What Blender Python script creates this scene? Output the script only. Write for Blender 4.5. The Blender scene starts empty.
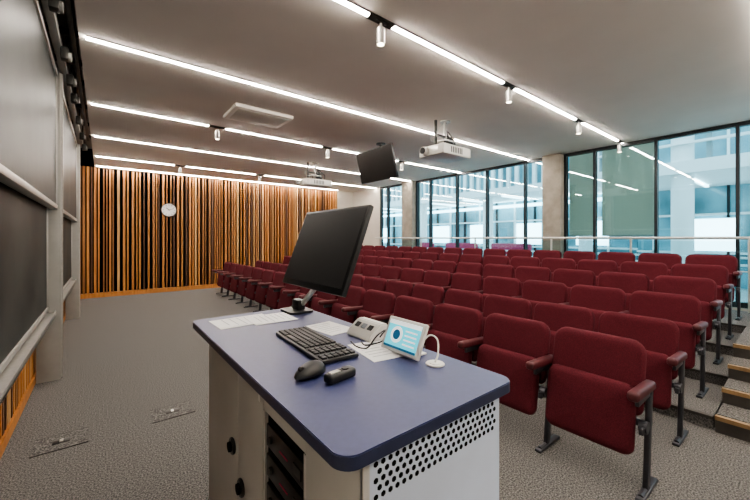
import bpy, bmesh, math, random
from mathutils import Vector, Matrix, Euler
random.seed(7)
S = bpy.context.scene
PI = math.pi
try:
    S.view_settings.look = 'AgX - Medium High Contrast'
except Exception as e:
    print(e)

# ------------------------------------------------------------ materials
def mat(name, col, rough=0.5, metal=0.0, noise=0, nscale=20, bump=0, emit=None, es=0, spec=None, col2=None, coat=0, detail=3, lo=.35, hi=.65):
    m = bpy.data.materials.new(name); m.use_nodes = True
    nt = m.node_tree; b = nt.nodes['Principled BSDF']
    b.inputs['Base Color'].default_value = (*col, 1)
    b.inputs['Roughness'].default_value = rough
    b.inputs['Metallic'].default_value = metal
    if spec is not None: b.inputs['Specular IOR Level'].default_value = spec
    if coat: b.inputs['Coat Weight'].default_value = coat
    if emit:
        b.inputs['Emission Color'].default_value = (*emit, 1); b.inputs['Emission Strength'].default_value = es
    if noise or bump or col2:
        tc = nt.nodes.new('ShaderNodeTexCoord'); n = nt.nodes.new('ShaderNodeTexNoise')
        n.inputs['Scale'].default_value = nscale; n.inputs['Detail'].default_value = detail
        nt.links.new(tc.outputs['Object'], n.inputs['Vector'])
        if noise or col2:
            r = nt.nodes.new('ShaderNodeValToRGB')
            c2 = col2 or tuple(c*(1+noise) for c in col); c1 = col if col2 else tuple(c*(1-noise) for c in col)
            r.color_ramp.elements[0].position = lo; r.color_ramp.elements[1].position = hi
            r.color_ramp.elements[0].color = (*c1, 1); r.color_ramp.elements[1].color = (*c2, 1)
            nt.links.new(n.outputs['Fac'], r.inputs['Fac']); nt.links.new(r.outputs['Color'], b.inputs['Base Color'])
        if bump:
            bp = nt.nodes.new('ShaderNodeBump'); bp.inputs['Strength'].default_value = bump; bp.inputs['Distance'].default_value = 0.004
            nt.links.new(n.outputs['Fac'], bp.inputs['Height']); nt.links.new(bp.outputs['Normal'], b.inputs['Normal'])
    return m

def wood(name, c1, c2, rough=0.5):
    m = mat(name, c1, rough); nt = m.node_tree; b = nt.nodes['Principled BSDF']
    tc = nt.nodes.new('ShaderNodeTexCoord'); mp = nt.nodes.new('ShaderNodeMapping')
    mp.inputs['Scale'].default_value = (9, 9, 0.7)
    n = nt.nodes.new('ShaderNodeTexNoise'); n.inputs['Scale'].default_value = 3; n.inputs['Detail'].default_value = 6
    r = nt.nodes.new('ShaderNodeValToRGB'); r.color_ramp.elements[0].color = (*c1, 1); r.color_ramp.elements[1].color = (*c2, 1)
    r.color_ramp.elements[0].position = .3; r.color_ramp.elements[1].position = .7
    nt.links.new(tc.outputs['Object'], mp.inputs['Vector']); nt.links.new(mp.outputs['Vector'], n.inputs['Vector'])
    nt.links.new(n.outputs['Fac'], r.inputs['Fac']); nt.links.new(r.outputs['Color'], b.inputs['Base Color'])
    return m

def glassmat(name, tint, gloss=0.12, rough=0.0):
    m = bpy.data.materials.new(name); m.use_nodes = True; nt = m.node_tree; nt.nodes.clear()
    o = nt.nodes.new('ShaderNodeOutputMaterial'); mx = nt.nodes.new('ShaderNodeMixShader')
    t = nt.nodes.new('ShaderNodeBsdfTransparent'); g = nt.nodes.new('ShaderNodeBsdfGlossy')
    t.inputs['Color'].default_value = (*tint, 1); g.inputs['Roughness'].default_value = rough
    mx.inputs['Fac'].default_value = gloss
    nt.links.new(t.outputs[0], mx.inputs[1]); nt.links.new(g.outputs[0], mx.inputs[2]); nt.links.new(mx.outputs[0], o.inputs['Surface'])
    return m

def sheermat(name, col):
    m = bpy.data.materials.new(name); m.use_nodes = True; nt = m.node_tree; nt.nodes.clear()
    o = nt.nodes.new('ShaderNodeOutputMaterial'); mx = nt.nodes.new('ShaderNodeMixShader')
    d = nt.nodes.new('ShaderNodeBsdfDiffuse'); t = nt.nodes.new('ShaderNodeBsdfTranslucent')
    n = nt.nodes.new('ShaderNodeTexNoise'); n.inputs['Scale'].default_value = 4
    r = nt.nodes.new('ShaderNodeValToRGB'); r.color_ramp.elements[0].color = (*[c*.93 for c in col], 1); r.color_ramp.elements[1].color = (*col, 1)
    tc = nt.nodes.new('ShaderNodeTexCoord'); nt.links.new(tc.outputs['Object'], n.inputs['Vector']); nt.links.new(n.outputs['Fac'], r.inputs['Fac'])
    nt.links.new(r.outputs['Color'], d.inputs['Color']); nt.links.new(r.outputs['Color'], t.inputs['Color'])
    mx.inputs['Fac'].default_value = .45
    nt.links.new(d.outputs[0], mx.inputs[1]); nt.links.new(t.outputs[0], mx.inputs[2]); nt.links.new(mx.outputs[0], o.inputs['Surface'])
    return m

M = {}
M['carpet'] = mat('carpet', (0.055,0.055,0.055), 0.97, nscale=110, col2=(0.235,0.225,0.215), spec=.05, detail=5, lo=.38, hi=.66)
M['ceil'] = mat('ceiling_plaster', (0.80,0.745,0.69), 0.85, noise=0.02, nscale=2)
M['wallp'] = mat('cream_wall_paint', (0.58,0.55,0.50), 0.8, noise=0.03, nscale=3)
M['concrete'] = mat('concrete', (0.29,0.26,0.22), 0.85, noise=0.12, nscale=6, bump=.1)
M['black'] = mat('black_backing', (0.003,0.003,0.003), 0.9, spec=.1)
M['w1'] = wood('wood_orange', (0.32,0.125,0.030), (0.48,0.205,0.055))
M['w2'] = wood('wood_honey', (0.20,0.080,0.022), (0.30,0.13,0.036))
M['w3'] = wood('wood_walnut', (0.060,0.023,0.009), (0.11,0.043,0.014))
M['w4'] = wood('wood_pale', (0.44,0.235,0.09), (0.56,0.33,0.14))
M['board'] = mat('chalkboard', (0.014,0.017,0.016), 0.5, nscale=1.6, col2=(0.036,0.040,0.037), detail=6, spec=.22)
M['alu'] = mat('brushed_aluminium', (0.40,0.385,0.36), 0.42, 0.6, noise=.05, nscale=30)
M['greypost'] = mat('grey_painted_post', (0.29,0.28,0.26), 0.5, noise=.04, nscale=8)
M['dkmetal'] = mat('dark_metal', (0.05,0.048,0.045), 0.4, 0.6, noise=.1, nscale=10)
M['maroon'] = mat('maroon_fabric', (0.070,0.0105,0.016), 0.9, nscale=160, bump=.25, col2=(0.114,0.0175,0.026), spec=.2)
M['maroonarm'] = mat('maroon_armrest', (0.070,0.009,0.013), 0.5, noise=.1, nscale=30)
M['leg'] = mat('seat_leg_metal', (0.07,0.07,0.08), 0.4, 0.7, noise=.05, nscale=20)
M['bluetop'] = mat('blue_linoleum_top', (0.036,0.044,0.125), 0.45, noise=.05, nscale=60)
M['bluedge'] = mat('blue_edge', (0.018,0.024,0.060), 0.4, noise=.05, nscale=30)
M['lectW'] = mat('white_steel_panel', (0.50,0.56,0.68), 0.4, noise=.02, nscale=8)
M['lectB'] = mat('lectern_laminate', (0.46,0.44,0.41), 0.5, noise=.03, nscale=5)
M['blackpl'] = mat('black_plastic', (0.010,0.010,0.011), 0.4, noise=.1, nscale=40)
M['keycap'] = mat('keycap', (0.015,0.015,0.017), 0.5, noise=.1, nscale=40)
M['screen'] = mat('dark_screen', (0.010,0.010,0.011), 0.3, noise=.05, nscale=3, spec=.3)
M['white'] = mat('white_plastic', (0.62,0.61,0.58), 0.4, noise=.02, nscale=10)
M['paper'] = mat('paper', (0.70,0.70,0.70), 0.8, noise=.02, nscale=10)
M['ink'] = mat('ink_grey', (0.25,0.27,0.3), 0.8, noise=.05, nscale=10)
M['cyan'] = mat('tablet_screen', (0.05,0.35,0.45), 0.2, emit=(0.10,0.55,0.66), es=1.1, noise=.1, nscale=5)
M['screenw'] = mat('tablet_white', (0.8,0.85,0.85), 0.3, emit=(0.8,0.9,0.9), es=.7, noise=.02, nscale=5)
M['navy'] = mat('tablet_navy', (0.02,0.08,0.15), 0.3, emit=(0.02,0.1,0.2), es=0.6, noise=.02, nscale=5)
M['strip'] = mat('lamp_diffuser', (1,1,1), 0.5, emit=(1.0,0.905,0.80), es=112, noise=.01)
M['spotlens'] = mat('spot_lens', (1,1,1), 0.5, emit=(1.0,0.85,0.65), es=12, noise=.01)
M['slot'] = mat('dark_slot', (0.03,0.025,0.02), 0.7, noise=.1)
M['silver'] = mat('silver_can', (0.62,0.60,0.57), 0.35, 0.5, noise=.03)
M['winframe'] = mat('window_frame_dark', (0.02,0.024,0.028), 0.45, 0.3, noise=.05)
M['glass'] = glassmat('teal_glass', (0.76,0.92,0.96), 0.10)
M['railglass'] = glassmat('balustrade_glass', (0.88,0.95,0.96), 0.05)
M['blind'] = sheermat('sheer_blind', (0.70,0.66,0.56))
M['nosing'] = wood('step_nosing_wood', (0.22,0.14,0.065), (0.30,0.20,0.10))
M['riser'] = mat('step_riser_dark', (0.05,0.045,0.04), 0.7, noise=.1)
M['atwhite'] = mat('atrium_white', (0.88,0.92,0.92), 0.6, noise=.03, nscale=1)
M['atgrey'] = mat('atrium_grey', (0.25,0.33,0.35), 0.6, noise=.1, nscale=1)
M['atfloor'] = mat('atrium_floor', (0.50,0.53,0.53), 0.35, noise=.05, nscale=1)
M['atglass'] = mat('atrium_far_glazing', (0.20,0.39,0.45), 0.08, noise=.45, nscale=.7)
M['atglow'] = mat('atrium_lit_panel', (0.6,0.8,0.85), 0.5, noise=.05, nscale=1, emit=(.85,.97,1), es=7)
M['red'] = mat('red_upholstery', (0.5,0.05,0.12), 0.7, noise=.1)

# ------------------------------------------------------------ mesh builder
class B:
    def __init__(s): s.bm = bmesh.new(); s.mats = []
    def mi(s, m):
        if m not in s.mats: s.mats.append(m)
        return s.mats.index(m)
    def merge(s, t, m, mtx=None):
        i = s.mi(m)
        for f in t.faces: f.material_index = i
        if mtx: bmesh.ops.transform(t, matrix=mtx, verts=t.verts)
        me = bpy.data.meshes.new('tmp'); t.to_mesh(me); t.free(); s.bm.from_mesh(me); bpy.data.meshes.remove(me)
    def box(s, x0, x1, y0, y1, z0, z1, m, bev=0, rot=None, seg=2, mtx=None):
        t = bmesh.new(); bmesh.ops.create_cube(t, size=1)
        c = Vector(((x0+x1)/2, (y0+y1)/2, (z0+z1)/2))
        for v in t.verts: v.co = Vector((v.co.x*(x1-x0), v.co.y*(y1-y0), v.co.z*(z1-z0)))
        if bev: bmesh.ops.bevel(t, geom=list(t.edges), offset=bev, segments=seg, affect='EDGES', profile=.5)
        mm = Matrix.Translation(c)
        if rot: mm = mm @ Euler(rot).to_matrix().to_4x4()
        if mtx: mm = mtx @ mm
        s.merge(t, m, mm)
    def cyl(s, p0, p1, r, m, seg=16, r2=None, mtx=None, bev=0):
        p0, p1 = Vector(p0), Vector(p1); d = p1-p0
        t = bmesh.new(); bmesh.ops.create_cone(t, cap_ends=True, segments=seg, radius1=r, radius2=r if r2 is None else r2, depth=d.length)
        if bev:
            es = [e for e in t.edges if abs(e.verts[0].co.z-e.verts[1].co.z) < 1e-6]
            bmesh.ops.bevel(t, geom=es, offset=bev, segments=2, affect='EDGES')
        mm = Matrix.Translation((p0+p1)/2) @ d.to_track_quat('Z', 'Y').to_matrix().to_4x4()
        if mtx: mm = mtx @ mm
        s.merge(t, m, mm)
    def tube(s, pts, r, m, seg=8, mtx=None):
        P = [Vector(p) for p in pts]; Q = []
        if len(P) > 2:
            E = [2*P[0]-P[1]] + P + [2*P[-1]-P[-2]]
            for i in range(1, len(E)-2):
                for k in range(6):
                    u = k/6; a, b, c, d = E[i-1], E[i], E[i+1], E[i+2]
                    Q.append(0.5*((2*b)+(-a+c)*u+(2*a-5*b+4*c-d)*u*u+(-a+3*b-3*c+d)*u**3))
            Q.append(P[-1])
        else: Q = P
        t = bmesh.new(); rings = []
        for i, p in enumerate(Q):
            d = (Q[min(i+1, len(Q)-1)]-Q[max(i-1, 0)]).normalized()
            q = d.to_track_quat('Z', 'Y')
            rings.append([t.verts.new(p + q @ Vector((r*math.cos(2*PI*k/seg), r*math.sin(2*PI*k/seg), 0))) for k in range(seg)])
        for a, b in zip(rings, rings[1:]):
            for k in range(seg): t.faces.new((a[k], a[(k+1) % seg], b[(k+1) % seg], b[k]))
        t.faces.new(rings[0][::-1]); t.faces.new(rings[-1])
        s.merge(t, m, mtx)
    def pillow(s, w, h, th, rt, rb, e, m, mtx, bend=0, bulge=0.0):
        t = bmesh.new()
        def outline(ins):
            pts = []
            for cy, cz, r, a0 in ((1, 1, rt, 0), (-1, 1, rt, 90), (-1, -1, rb, 180), (1, -1, rb, 270)):
                r2 = max(r-ins, 0.004)
                for k in range(6):
                    a = math.radians(a0+k*18)
                    pts.append((cy*(w/2-ins-r2)+r2*math.cos(a), cz*(h/2-ins-r2)+r2*math.sin(a)))
            return pts
        rings = []
        def add(pts, x, sc=1.0):
            vs = []
            for y, z in pts:
                y *= sc; z *= sc
                vs.append(t.verts.new((x - bend*(y/(w/2))**2, y, z)))
            rings.append(vs)
        base = outline(e)
        for sc in (.3, .65, .88): add(base, -th/2-bulge*(1-sc*sc), sc)
        for k in range(7):
            a = -PI/2+PI*k/6
            add(outline(e*(1-math.cos(a))), th/2*math.sin(a))
        for sc in (.88, .65, .3): add(base, th/2, sc)
        n = len(base)
        for a, b in zip(rings, rings[1:]):
            for k in range(n): t.faces.new((a[k], a[(k+1) % n], b[(k+1) % n], b[k]))
        t.faces.new(rings[0]); t.faces.new(rings[-1][::-1])
        bmesh.ops.recalc_face_normals(t, faces=t.faces)
        s.merge(t, m, mtx)
    def plate(s, pts, z0, z1, m, mtx=None):
        t = bmesh.new()
        a = [t.verts.new((p[0], p[1], z0)) for p in pts]; b = [t.verts.new((p[0], p[1], z1)) for p in pts]
        n = len(pts)
        t.faces.new(a[::-1]); t.faces.new(b)
        for k in range(n): t.faces.new((a[k], a[(k+1) % n], b[(k+1) % n], b[k]))
        bmesh.ops.recalc_face_normals(t, faces=t.faces)
        s.merge(t, m, mtx)
    def mesh(s, name, ang=35):
        me = bpy.data.meshes.new(name); s.bm.to_mesh(me); s.bm.free()
        for m in s.mats: me.materials.append(M[m])
        for p in me.polygons: p.use_smooth = True
        me.set_sharp_from_angle(angle=math.radians(ang))
        return me
    def obj(s, name, loc=(0, 0, 0), ang=35):
        return link(name, s.mesh(name, ang), loc)

def link(name, me, loc=(0, 0, 0), rot=(0, 0, 0)):
    o = bpy.data.objects.new(name, me); o.location = loc; o.rotation_euler = rot
    S.collection.objects.link(o); return o
def T(x, y, z, rx=0, ry=0, rz=0):
    return Matrix.Translation((x, y, z)) @ Euler((rx, ry, rz)).to_matrix().to_4x4()
def rrect(x0, x1, y0, y1, r, n=6):
    out = []
    for cx, cy, a0 in ((x1-r, y1-r, 0), (x0+r, y1-r, 90), (x0+r, y0+r, 180), (x1-r, y0+r, 270)):
        for k in range(n+1):
            a = math.radians(a0+90*k/n); out.append((cx+r*math.cos(a), cy+r*math.sin(a)))
    return out

# ------------------------------------------------------------ room
XL, XR, YN, YF, ZC = -0.62, 7.75, -2.5, 11.2, 3.30
b = B(); b.box(XL-.1, XR+.1, YN-.1, YF+.16, -0.15, 0, 'carpet'); b.obj('floor')
b = B(); b.box(-0.17, XR+.1, YN, YF+.06, ZC, ZC+.14, 'ceil'); b.obj('ceiling')
b = B(); b.box(XL-.1, 0.0, YN, YF+.06, 3.75, 3.85, 'greypost'); b.box(-0.17, -0.09, YN, YF+.06, ZC+.14, 3.75, 'greypost'); b.obj('light_leak_cover_1')  # slab and side closure added to stop light leaking through the ceiling gap
b = B(); b.box(XL-.1, XL, YN, YF, 0, 3.75, 'wallp'); b.obj('wall_left')
b = B(); b.box(XL-.1, XR+.1, YN-.1, YN, 0, 3.85, 'wallp'); b.obj('wall_near')
b = B(); b.box(XL-.1, XR+.1, YF+.06, YF+.16, 0, 3.85, 'black'); b.obj('wall_far')
b = B(); b.box(7.0, XR-.02, YF-.02, YF+.055, 0, ZC, 'wallp'); b.obj('wall_far_return')
b = B(); x = XL+.03
while x < 6.95:
    w = random.choice((.026, .034, .04, .05))
    m = random.choice(('w1', 'w1', 'w1', 'w2', 'w2', 'w3', 'w4'))
    b.box(x, x+w, YF-.07+random.uniform(-.01, .01), YF+.052, .112, ZC-.02, m)
    x += w+random.choice((.028, .036, .045, .06, .07))
b.obj('timber_slat_cladding')
b = B(); b.box(XL+.02, 6.98, YF-.085, YF+.05, 0, .11, 'w1'); b.obj('baseboard_far')
b = B(); b.box(XR-.02, XR+.12, 9.5, YF+.055, 0, ZC, 'wallp'); b.box(XR, XR+.12, YN, 9.5, 0, .42, 'wallp'); b.obj('wall_right')
for y0, y1 in ((3.27, 3.66), (7.72, 8.2)):
    b = B(); b.box(XR-.17, XR+.2, y0, y1, .425, ZC, 'concrete', bev=.01); b.obj('concrete_column')
def window(name, y0, y1, mul):
    b = B()
    b.box(XR, XR+.1, y0, y1, .42, .50, 'winframe'); b.box(XR, XR+.1, y0, y1, ZC-.06, ZC, 'winframe')
    for y in [y0+.025]+mul+[y1-.025]: b.box(XR-.01, XR+.1, y-.022, y+.022, .5, ZC-.06, 'winframe')
    b.box(XR+.045, XR+.055, y0, y1, .5, ZC-.06, 'glass')
    b.obj(name)
window('window_1', YN, 3.27, [-1.3, -.3, .70, 1.71, 2.69])
window('window_2', 3.66, 7.72, [4.15, 5.17, 6.13, 7.13])
window('window_3', 8.2, 9.5, [9.1])
for y0, y1 in ((1.78, 2.62), (2.76, 3.24)):
    b = B()
    n = int((y1-y0)/.06)
    pts = [(XR+.20+.006*math.sin(i*2.1), y0+(y1-y0)*i/n) for i in range(n+1)]
    b.plate(pts+[(p[0]+.003, p[1]) for p in pts[::-1]], 1.56, ZC-.02, 'blind'); b.cyl((XR+.2, y0, 1.55), (XR+.2, y1, 1.55), .012, 'alu', 8)
    b.obj('roller_blind')

# ------------------------------------------------------------ raked platforms
PITCH = .85; RX0 = 2.58; RISE = .10
XE = XR-.18
b = B()
for k in range(4):
    x0 = RX0+PITCH*(k+1)+.32
    z0, z1 = RISE*k, RISE*(k+1)
    b.box(x0, XE, .47, YF-.10, z0, z1, 'carpet'); b.box(x0-.012, x0+.03, .47, YF-.10, z1-.02, z1+.003, 'riser')
b.obj('seating_tier_platform')
b = B()
for k in range(4):
    x0 = 3.72+.34*k
    b.box(x0, XE, YN+.02, .455, .12*k, .12*(k+1), 'riser'); b.box(x0+.05, XE-.002, YN+.02, .452, .12*(k+1), .12*(k+1)+.004, 'carpet')
    b.box(x0-.01, x0+.03, YN+.02, .458, .12*(k+1)-.025, .12*(k+1)+.006, 'nosing')
b.obj('aisle_steps')

# ------------------------------------------------------------ seats
SP = .58
def seat_mesh(name, both):
    b = B()
    b.pillow(SP-.035, .45, .085, .085, .05, .038, 'maroon', T(.03, 0, .635, 0, math.radians(12), 0), bend=.035, bulge=.008)
    b.pillow(SP-.07, .41, .09, .06, .06, .04, 'maroon', T(-.125, 0, .42, 0, math.radians(9), 0), bend=.0, bulge=.012)
    b.box(-.035, -.01, -SP/2+.04, SP/2-.04, .36, .40, 'leg', bev=.006)
    for y in ([-SP/2, SP/2] if both else [-SP/2]):
        t = T(0, y, 0)
        b.box(-.055, -.005, -.014, .014, .02, .60, 'leg', bev=.006, rot=(0, math.radians(7), 0), mtx=t)
        b.box(-.20, .10, -.022, .022, 0.001, .022, 'leg', bev=.006, mtx=t)
        b.box(-.17, .02, -.012, .012, .37, .41, 'leg', bev=.005, mtx=t)
        b.box(-.24, .04, -.010, .010, .555, .60, 'leg', bev=.004, mtx=t)
        b.tube([(-.055, 0, .03), (-.10, 0, .017), (-.17, 0, .017)], .016, 'leg', mtx=t)
        b.box(-.32, .03, -.030, .030, .595, .650, 'maroonarm', bev=.020, seg=4, rot=(0, math.radians(3), 0), mtx=t)
        b.cyl((-.11, -.02, .40), (-.11, .02, .40), .035, 'leg', 14, mtx=t)
    return b.mesh(name)
sm = seat_mesh('tip_up_auditorium_seat', False); sme = seat_mesh('tip_up_auditorium_seat_end', True)
Y0 = .60; NS = 16
for r in range(6):
    z = RISE*max(0, r-1)+(.001 if r > 1 else 0)
    for i in range(NS):
        link('tip_up_auditorium_seat', sme if i == NS-1 else sm, (RX0+PITCH*r, Y0+SP/2+SP*i, z))

# ------------------------------------------------------------ guard rail at back
b = B()
for z, r in ((1.50, .022), (1.0, .01)): b.cyl((7.45, .5, z), (7.45, 9.4, z), r, 'silver', 12)
for y in (.55, 2.0, 3.4, 5.3, 7.2, 9.1): b.cyl((7.45, y, .405), (7.45, y, 1.5), .018, 'silver', 10)
b.box(7.445, 7.455, .55, 9.1, .45, 1.45, 'railglass')
b.obj('guard_rail')

# ------------------------------------------------------------ ceiling lights
def strip(y, gaps, x0=-.12, x1=7.7):
    b = B()
    segs = []; x = x0
    for g in gaps: segs.append((x, g-.13)); x = g+.13
    segs.append((x, x1))
    b.box(x0, x1, y-.031, y-.024, ZC-.008, ZC, 'slot'); b.box(x0, x1, y+.024, y+.031, ZC-.008, ZC, 'slot')
    for a, c in segs:
        if c > a: b.box(a, c, y-.016, y+.016, ZC-.016, ZC, 'strip')
    for g in gaps: b.box(g-.13, g+.13, y-.036, y+.036, ZC-.014, ZC, 'slot')
    b.obj('linear_ceiling_light')
spots = {2.2: [1.80, 3.75, 5.72, 7.55], 5.95: [1.45, 3.5, 5.5], 9.7: [1.5, 3.5, 5.5]}
for y in (-1.5, .22, 2.2, 4.02, 5.95, 7.8, 9.7):  # strip over the camera is out of view, added for its light
    strip(y, spots.get(y, []), x1=7.2 if y < 2 else 7.7)
strip(11.0, [], -.12, 6.9)
for y, xs in spots.items():
    for x in xs:
        b = B()
        b.box(-.05, .05, -.02, .02, -.028, -.0145, 'dkmetal', bev=.003)
        b.cyl((0, 0, -.028), (0, 0, -.075), .012, 'silver', 12)
        b.cyl((0, 0, -.07), (0, 0, -.20), .036, 'silver', 24, bev=.004)
        b.cyl((0, 0, -.2005), (0, 0, -.203), .028, 'spotlens', 20)
        b.obj('track_spotlight', (x, y, ZC))
b = B()
b.box(1.38, 2.2, 4.72, 5.32, ZC-.05, ZC, 'ceil', bev=.008); b.box(1.44, 2.14, 4.78, 5.26, ZC-.056, ZC-.045, 'wallp', bev=.003)
b.obj('ceiling_access_panel')

# ------------------------------------------------------------ projectors + confidence monitor
def projector(x, y, s=1.0, rz=0):
    b = B()
    b.box(-.27*s, .27*s, -.2*s, .2*s, -.09, .06, 'white', bev=.02, seg=3)
    b.box(-.275*s, -.25*s, -.13*s, .02*s, -.055, .03, 'silver', bev=.006)
    b.cyl((-.27*s, .08*s, -.015), (-.33*s, .08*s, -.015), .062, 'white', 24)
    b.cyl((-.33*s, .08*s, -.015), (-.34*s, .08*s, -.015), .048, 'screen', 24)
    for i in range(7): b.box(-.15+.04*i, -.13+.04*i, -.2*s-.002, -.2*s+.004, -.06, .03, 'blackpl')
    for sx in (-.15, .15):
        for sy in (-.1, .1): b.cyl((sx, sy, .05), (sx*.5, sy*.6, .16), .008, 'dkmetal', 8)
    b.box(-.2, .2, -.14, .14, .065, .08, 'dkmetal', bev=.003)
    b.box(-.12, .12, -.1, .1, .15, .175, 'silver', bev=.005)
    b.box(.05, .17, -.05, .07, .09, .15, 'blackpl', bev=.004)
    top = ZC-2.82
    b.cyl((0, 0, .17), (0, 0, top-.0), .022, 'silver', 14)
    b.cyl((-.16, .05, .08), (-.16, .05, top), .022, 'dkmetal', 10); b.cyl((.14, .1, .08), (.14, .1, .3), .05, 'blackpl', 12)
    b.box(-.2, .2, -.02, .02, .22, .25, 'dkmetal')
    b.cyl((0, 0, top-.02), (0, 0, top), .08, 'silver', 20)
    b.tube([(.1, 0, .12), (.16, .05, .25), (.05, .02, .35), (.02, 0, top)], .008, 'blackpl')
    b.tube([(.22, 0, .05), (.3, .05, .2), (.15, .02, .3), (.02, 0, .35)], .008, 'blackpl')
    b.tube([(-.05, .1, .07), (-.22, .1, .22), (-.1, .06, .34), (-.03, 0, top)], .006, 'white')
    o = b.obj('ceiling_projector', (x, y, 2.82)); o.rotation_euler = (0, 0, rz)
projector(4.15, 3.5, 1.2); projector(3.98, 7.35, 1.2)
b = B()
t = T(4.05, 5.08, 2.88, 0, -math.radians(14), 0)
b.box(-.03, .02, -.53, .53, -.30, .30, 'blackpl', bev=.008, mtx=t)
b.box(-.034, -.028, -.515, .515, -.28, .285, 'screen', mtx=t)
b.box(.02, .08, -.3, .3, -.2, .2, 'blackpl', bev=.02, mtx=t)
b.box(.06, .14, -.1, .1, -.1, .1, 'dkmetal', bev=.01, mtx=t)
b.cyl((4.16, 5.08, 2.86), (4.16, 5.08, ZC), .025, 'dkmetal', 14); b.cyl((4.16, 5.08, ZC-.02), (4.16, 5.08, ZC), .09, 'dkmetal', 20)
b.obj('ceiling_confidence_monitor')

# ------------------------------------------------------------ chalkboards on the left wall
def boardset(y0, y1):
    b = B()
    X = -.385
    b.box(X-.035, X, y0, y1, 1.83, 3.20, 'board')
    for z0, z1 in ((1.80, 1.845), (3.185, 3.23)): b.box(X-.05, X+.015, y0, y1, z0, z1, 'alu', bev=.004)
    for y in (y0, y1-.035): b.box(X-.05, X+.008, y, y+.035, 1.84, 3.19, 'alu', bev=.003)
    b.obj('sliding_chalkboard')
    b = B(); X = -.455
    b.box(X-.035, X, y0, y1, .78, 1.86, 'board')
    for z0, z1 in ((.745, .785), (1.85, 1.89)): b.box(X-.045, X+.012, y0, y1, z0, z1, 'alu', bev=.004)
    for y in (y0, y1-.035): b.box(X-.045, X+.008, y, y+.035, .78, 1.86, 'alu', bev=.003)
    b.box(X-.04, X+.07, y0, y1, .70, .72, 'alu', bev=.003); b.box(X+.06, X+.07, y0, y1, .70, .74, 'alu')
    b.obj('lower_chalkboard')
boardset(1.3, 4.90); boardset(5.12, 8.42)
for y in (1.15, 4.93, 8.45):
    b = B()
    b.box(-.54, -.35, y, y+.05, 0, 3.25, 'greypost', bev=.004); b.box(-.50, -.36, y+.055, y+.15, 0, 3.25, 'greypost', bev=.004)
    b.box(-.352, -.335, y+.01, y+.04, .02, 3.25, 'alu')
    b.obj('chalkboard_support_post')
b = B()
b.box(-.36, -.30, 1.0, 8.6, 3.26, 3.34, 'greypost', bev=.004); b.box(-.46, -.40, 1.0, 8.6, 3.32, 3.42, 'dkmetal', bev=.004)
b.box(-.24, -.20, 1.0, 8.6, 3.36, 3.41, 'dkmetal', bev=.004)
for y in (2.6, 3.4, 4.3, 4.98, 5.6, 6.6, 7.6, 8.5):
    b.box(-.60, -.18, y, y+.03, 3.40, 3.46, 'dkmetal'); b.box(-.31, -.25, y-.03, y+.06, 3.16, 3.27, 'dkmetal', bev=.01)
    b.cyl((-.29, y+.02, 3.20), (-.23, y+.02, 3.20), .04, 'greypost', 16)
    b.cyl((-.27, y+.05, 3.2), (-.27, y+.05, 3.4), .008, 'dkmetal', 8)
b.obj('chalkboard_track_header')
b = B(); b.box(XL+.004, -.585, 1.0, 8.9, .087, .74, 'black'); y = 1.0
while y < 8.85:
    w = random.choice((.03, .04, .05)); b.box(-.585, -.56, y, y+w, .09, .70, random.choice(('w1', 'w2', 'w1', 'w4', 'w3'))); y += w+random.choice((.025, .035, .045))
b.obj('timber_slat_panel')
b = B(); b.box(XL+.005, -.545, 1.0, 8.9, 0, .085, 'w1'); b.obj('baseboard_left')
b = B()
b.box(-.615, -.50, 9.6, 9.95, 1.35, 2.0, 'blackpl', bev=.02); b.box(-.505, -.49, 9.65, 9.9, 1.45, 1.9, 'screen', bev=.004)
b.obj('wall_mounted_equipment_box')

# ------------------------------------------------------------ clock
b = B(); t = T(1.44, YF-.085, 2.28)
b.cyl((0, 0, 0), (0, -.045, 0), .19, 'dkmetal', 48, mtx=t, bev=.006); b.cyl((0, -.044, 0), (0, -.049, 0), .172, 'paper', 48, mtx=t)
for k in range(12):
    a = k*PI/6; b.box(-.006, .006, -.052, -.049, .125, .155, 'blackpl', mtx=t @ Matrix.Rotation(a, 4, 'Y'))
b.box(-.008, .008, -.054, -.051, -.02, .09, 'blackpl', mtx=t @ Matrix.Rotation(math.radians(-50), 4, 'Y'))
b.box(-.005, .005, -.056, -.053, -.03, .13, 'blackpl', mtx=t @ Matrix.Rotation(math.radians(70), 4, 'Y'))
b.cyl((0, -.05, 0), (0, -.06, 0), .012, 'blackpl', 12, mtx=t)
b.obj('wall_clock')

# ------------------------------------------------------------ floor boxes
for x, y in ((.47, 3.42), (-.24, 3.42)):
    b = B()
    w, l = .15, .12
    b.box(-w, w, -l, l, 0, .004, 'carpet')
    for a in ((-w, w, -l-.006, -l), (-w, w, l, l+.006), (-w-.006, -w, -l-.006, l+.006), (w, w+.006, -l-.006, l+.006)): b.box(*a, 0, .005, 'dkmetal')
    b.box(-.05, .05, -.03, .03, .004, .008, 'dkmetal', bev=.001); b.box(-.01, .01, -.02, .02, .008, .012, 'silver')
    b.obj('floor_socket_box', (x, y, 0.0005))

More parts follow.
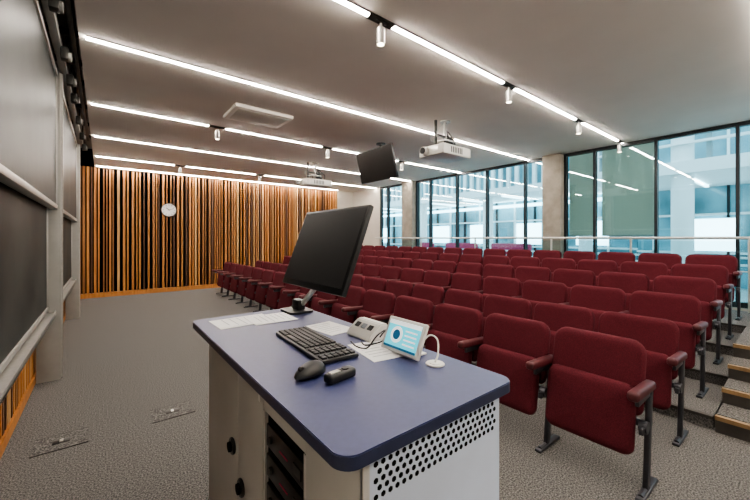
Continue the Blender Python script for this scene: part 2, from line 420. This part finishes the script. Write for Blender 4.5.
# ------------------------------------------------------------ lectern
ZT = 1.07
b = B()
b.plate(rrect(.36, .985, .555, 2.0, .045, 8), ZT-.030, ZT-.003, 'bluedge')
b.plate(rrect(.362, .983, .557, 1.998, .043, 8), ZT-.003, ZT, 'bluetop')
x0, x1, y0, y1 = .43, .945, .585, 1.93
zt = ZT-.03
b.box(x0+.02, x1, y0+.012, y1, .05, zt, 'lectB')
b.box(x0+.05, x1-.03, y0+.05, y1-.03, 0, .05, 'blackpl')
b.box(x0, x1, y0, y0+.012, .05, zt, 'lectW', bev=.003)
rows = 5
for r in range(rows):
    z = 1.008-.018*r
    for c in range(22):
        x = .465+.021*c+(.0105 if r % 2 else 0)
        if x > .92: continue
        b.cyl((x, y0+.004, z), (x, y0-.0006, z), .0070, 'black', 6)
b.box(x0, x0+.02, y0, .845, .05, zt, 'lectB', bev=.002)
b.box(x0, x0+.02, .845, 1.16, .915, zt, 'lectB', bev=.002)
b.box(x0+.012, x0+.022, .845, 1.16, .05, .915, 'black')
b.box(x0, x0+.016, 1.165, 1.44, .06, zt-.005, 'lectB', bev=.002); b.box(x0, x0+.016, 1.446, y1, .06, zt-.005, 'lectB', bev=.002)
for y, z in ((1.50, .63), (1.385, .52)):
    b.cyl((x0, y, z), (x0-.012, y, z), .034, 'dkmetal', 24, bev=.003); b.cyl((x0-.01, y, z), (x0-.022, y, z), .02, 'black', 16)
b.box(x0-.003, x0+.003, 1.18, 1.20, .93, .96, 'silver')
for i, z in enumerate((.80, .70, .60, .47, .35, .22)):
    b.box(x0+.004, x0+.018, .865, 1.14, z, z+.075, 'blackpl', bev=.003)
    b.box(x0+.001, x0+.005, .88, .93, z+.02, z+.05, 'dkmetal'); b.cyl((x0+.004, 1.10, z+.035), (x0-.004, 1.10, z+.035), .012, 'dkmetal', 12)
    b.box(x0+.002, x0+.005, .97, 1.03, z+.03, z+.034, 'red')
b.box(x0+.001, x0+.012, .845, .86, .06, .91, 'silver'); b.box(x0+.001, x0+.012, 1.145, 1.16, .06, .91, 'silver')
b.obj('lectern')

# monitor
b = B()
tilt = math.atan2(.154, .40)
t = T(.877, 1.54, 1.45, 0, tilt, 0)
b.box(-.008, .018, -.31, .31, -.215, .215, 'blackpl', bev=.006, mtx=t)
b.box(-.0105, -.007, -.295, .295, -.185, .20, 'screen', mtx=t)
b.box(.016, .04, -.2, .2, -.14, .12, 'blackpl', bev=.012, mtx=t)
b.cyl((.915, 1.54, 1.43), (.95, 1.62, 1.40), .02, 'dkmetal', 14)
b.tube([(.95, 1.62, 1.40), (.955, 1.66, 1.3), (.94, 1.76, 1.2), (.905, 1.87, 1.085)], .016, 'silver')
b.plate(rrect(.82, .965, 1.78, 1.96, .03), ZT+.001, ZT+.012, 'blackpl')
b.box(.88, .93, 1.83, 1.91, ZT+.01, ZT+.07, 'blackpl', bev=.008)
b.obj('computer_monitor')

# keyboard
b = B(); t = T(.660, 1.235, ZT, 0, 0, math.radians(-3))
b.box(-.075, .075, -.225, .225, .001, .016, 'blackpl', bev=.005, mtx=t)
for r in range(6):
    for c in range(21):
        if c in (14, 18): continue
        y = .208-.0205*c-(.002 if c > 14 else 0); x = .058-.0225*r
        if r == 5 and 3 < c < 10: continue
        b.box(x-.0095, x+.0095, y-.0088, y+.0088, .014, .0225, 'keycap', bev=.002, seg=1, mtx=t)
b.box(-.064, -.045, .02, .125, .014, .0225, 'keycap', bev=.002, mtx=t)
b.obj('keyboard')
# mouse
b = B(); t = bmesh.new(); bmesh.ops.create_uvsphere(t, u_segments=28, v_segments=16, radius=1)
for v in t.verts:
    x, y, z = v.co; zz = z*.034 if z > 0 else z*.008
    v.co = Vector((x*.058, y*.034*(1+.12*x), zz*(1-.22*(-x))+.010))
b.merge(t, 'blackpl', Matrix.Rotation(math.radians(15), 4, 'Z'))
b.cyl((-.036, -.006, .032), (-.036, .006, .032), .008, 'dkmetal', 12, mtx=Matrix.Rotation(math.radians(15), 4, 'Z'))
b.obj('computer_mouse', (.505, .965, ZT))
b = B(); t = T(.565, .885, ZT+.001, 0, 0, math.radians(8))
b.box(-.052, .052, -.02, .02, 0, .028, 'blackpl', bev=.009, seg=3, mtx=t); b.cyl((.02, 0, .028), (.02, 0, .031), .012, 'dkmetal', 16, mtx=t); b.box(-.04, -.005, -.008, .008, .0275, .03, 'silver', mtx=t)
b.obj('remote_control')
def sheet(name, x, y, rz, w, l, z, lines=6):
    b = B(); t = T(x, y, ZT+z, 0, 0, rz)
    b.box(-w/2, w/2, -l/2, l/2, 0, .0012, 'paper', mtx=t)
    for i in range(lines):
        yy = l/2-.03-i*(l-.05)/lines
        b.box(-w/2+.02, w/2-.02-.02*(i % 3), yy-.003, yy, .0012, .0015, 'ink', mtx=t)
    b.obj(name)
sheet('paper_sheet', .57, 1.82, math.radians(-88), .21, .28, .0005); sheet('paper_sheet', .70, 1.78, math.radians(-92), .21, .22, .0022)
sheet('paper_sheet', .85, 1.42, .1, .15, .22, .0005); sheet('paper_sheet', .83, 1.03, -.15, .16, .22, .0005)
b = B(); t = T(.905, 1.20, ZT+.002)
prof = [(-.055, 0), (.05, 0), (.05, .062), (.012, .066), (-.045, .022)]
tb = bmesh.new(); A = [tb.verts.new((p[0], -.085, p[1])) for p in prof]; C = [tb.verts.new((p[0], .085, p[1])) for p in prof]
tb.faces.new(A); tb.faces.new(C[::-1])
for k in range(5): tb.faces.new((A[k], C[k], C[(k+1) % 5], A[(k+1) % 5]))
bmesh.ops.recalc_face_normals(tb, faces=tb.faces); bmesh.ops.bevel(tb, geom=list(tb.edges), offset=.005, segments=2, affect='EDGES')
b.merge(tb, 'white', t)
for y in (-.045, 0, .045):
    b.box(-.012, .012, y-.014, y+.014, -.001, .002, 'blackpl' if y else 'ink', mtx=t @ T(-.016, 0, .047, 0, -math.atan2(.044, .057), 0))
b.obj('desk_connection_box')
b = B(); t = T(.865, .925, ZT+.068, 0, math.radians(24), 0)
b.box(-.006, .010, -.098, .098, -.063, .063, 'white', bev=.005, seg=3, mtx=t)
b.box(-.0075, -.0055, -.083, .083, -.050, .050, 'cyan', mtx=t)
b.box(-.0085, -.007, -.083, .083, .036, .050, 'screenw', mtx=t)
b.cyl((-.0068, .030, 0), (-.0085, .030, 0), .030, 'screenw', 32, mtx=t); b.cyl((-.0085, .030, 0), (-.0092, .030, 0), .019, 'navy', 32, mtx=t)
for i in range(4): b.box(-.0085, -.007, -.07, -.012, .018-.016*i, .023-.016*i, 'screenw', mtx=t)
b.box(-.0085, -.007, -.083, .083, -.05, -.042, 'navy', mtx=t)
b.box(-.015, .07, -.05, .05, -.066, -.060, 'white', bev=.002, mtx=T(.865, .925, ZT+.068)); b.box(.005, .012, -.03, .03, -.06, .02, 'white', mtx=T(.895, .925, ZT+.062, 0, math.radians(-20), 0))
b.obj('touch_control_panel')
b = B(); b.cyl((0, 0, 0), (0, 0, .006), .032, 'white', 32, bev=.002); b.cyl((0, 0, .006), (0, 0, .0075), .020, 'silver', 24); b.obj('cable_grommet', (.885, .79, ZT))
b = B(); b.tube([(.895, .88, ZT+.03), (.93, .86, ZT+.075), (.93, .82, ZT+.07), (.905, .795, ZT+.03), (.885, .79, ZT+.009)], .003, 'white'); b.obj('white_cable')
b = B()
b.tube([(.90, 1.105, ZT+.02), (.89, 1.06, ZT+.06), (.83, 1.04, ZT+.05), (.80, 1.06, ZT+.006), (.78, 1.10, ZT+.005), (.80, 1.17, ZT+.005)], .0028, 'blackpl')
b.tube([(.91, 1.105, ZT+.03), (.93, 1.04, ZT+.09), (.87, 1.03, ZT+.035), (.82, 1.09, ZT+.005), (.83, 1.14, ZT+.005)], .0028, 'blackpl')
b.obj('black_cable')

# ------------------------------------------------------------ atrium beyond the glass
b = B(); b.box(7.95, 30, -14, 34, -.2, 0, 'atfloor'); b.obj('atrium_floor')
b = B()
b.box(22, 22.3, -14, 34, 0, 9, 'atgrey')
for y in range(-14, 34, 2):
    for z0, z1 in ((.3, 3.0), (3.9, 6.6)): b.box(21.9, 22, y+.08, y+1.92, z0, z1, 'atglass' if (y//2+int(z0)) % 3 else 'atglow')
b.box(20.6, 22, -14, 34, 3.2, 3.6, 'atwhite'); b.box(20.6, 22, -14, 34, 6.9, 7.4, 'atwhite')
b.obj('atrium_facade')
b = B()
b.box(13, 17, 4, 34, 3.3, 3.6, 'atwhite')
y = 4.0
while y < 24: b.box(13, 13.12, y, y+.14, 3.6, 5.9, 'atwhite'); y += .36
b.box(13.3, 13.4, 4, 24, 3.6, 5.9, 'atglass'); b.box(12.9, 13.5, 4, 24, 5.9, 6.15, 'atwhite')
for yy in (5, 9, 13, 17, 21): b.cyl((13.6, yy, 0), (13.6, yy, 3.3), .22, 'atwhite', 20)
for yy in range(4, 22, 1): b.box(15.9, 16, yy, yy+.07, 0, 3.3, 'atwhite' if yy % 2 else 'winframe')
for z in (1.05, 2.3): b.box(15.88, 16, 4, 22, z, z+.07, 'atwhite')
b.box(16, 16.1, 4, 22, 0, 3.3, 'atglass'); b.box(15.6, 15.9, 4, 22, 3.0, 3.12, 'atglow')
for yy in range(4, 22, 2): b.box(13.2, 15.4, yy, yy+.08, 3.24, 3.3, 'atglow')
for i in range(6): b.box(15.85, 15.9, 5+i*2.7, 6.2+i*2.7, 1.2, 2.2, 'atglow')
b.obj('atrium_gallery')
b = B()
for i in range(9):
    y = -10+i*3.2; b.box(8.2, 22, y, y+.18, 7.0, 7.35, 'atwhite', rot=(0, math.radians(4), 0))
    b.cyl((9, y, 7), (13, y+3.2, 7), .07, 'atwhite', 8); b.cyl((13, y+3.2, 7), (17, y, 7), .07, 'atwhite', 8)
for x in (9, 13, 17, 21): b.box(x, x+.14, -12, 20, 6.9, 7.1, 'atwhite')
b.obj('atrium_roof_truss')
b = B()
for yy in (-1.6, 1.95): b.cyl((11.2, yy, 0), (11.2, yy, 7), .22, 'atwhite', 24)
b.box(10.9, 11.2, -12, 3.8, 3.05, 3.35, 'atwhite'); b.box(11.2, 15, -12, 3.8, 3.1, 3.3, 'atwhite')
for i in range(9): b.box(10.9, 11.02, -12, 3.8, 3.75+.27*i, 3.80+.27*i, 'atwhite')
for i in range(8): b.box(11.02, 11.1, -11.8+i*2.2, -11.7+i*2.2, 3.3, 6.2, 'atgrey')
for z in (.95, 1.1): b.cyl((10, -12, z), (10, 20, z), .025, 'atwhite', 8)
b.box(14.9, 15, -12, 3.8, 0, 3.1, 'atglass'); b.box(14.9, 15, -12, 3.8, 3.3, 6, 'atglass')
for i in range(18): b.box(14.8, 14.9, -12+i*.9, -11.94+i*.9, 0, 3.1, 'atwhite' if i % 3 else 'winframe')
for i in range(18): b.box(14.8, 14.9, -12+i*.9, -11.94+i*.9, 3.3, 6, 'atwhite')
for z in (1.0, 2.2): b.box(14.8, 14.9, -12, 3.8, z, z+.07, 'atwhite')
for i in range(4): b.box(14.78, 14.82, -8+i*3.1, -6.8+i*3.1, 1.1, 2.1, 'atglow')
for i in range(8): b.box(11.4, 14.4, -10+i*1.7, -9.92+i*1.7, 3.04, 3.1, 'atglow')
b.obj('atrium_walkway')
b = B()
for y in (6, 8.2, 10.5): b.box(11, 11.7, y, y+1.5, .1, .45, 'red', bev=.06); b.box(11.5, 11.75, y, y+1.5, .4, 1.3, 'red', bev=.06); b.box(11.05, 11.65, y+.1, y+1.4, 0, .1, 'dkmetal')
b.obj('atrium_sofa')

# ------------------------------------------------------------ world + camera
w = bpy.data.worlds.new('World'); S.world = w; w.use_nodes = True; nt = w.node_tree
bg = nt.nodes['Background']; bg.inputs['Color'].default_value = (0.76, 0.92, 1.0, 1); bg.inputs['Strength'].default_value = 3.6

cam = bpy.data.cameras.new('camera'); co = bpy.data.objects.new('camera', cam); S.collection.objects.link(co)
cam.sensor_width = 36; cam.lens = 344/750*36; cam.shift_y = -12/750; cam.clip_start = .02
co.location = (0, 0, 1.5); co.rotation_euler = (PI/2, 0, -math.atan2(272, 344))
S.camera = co
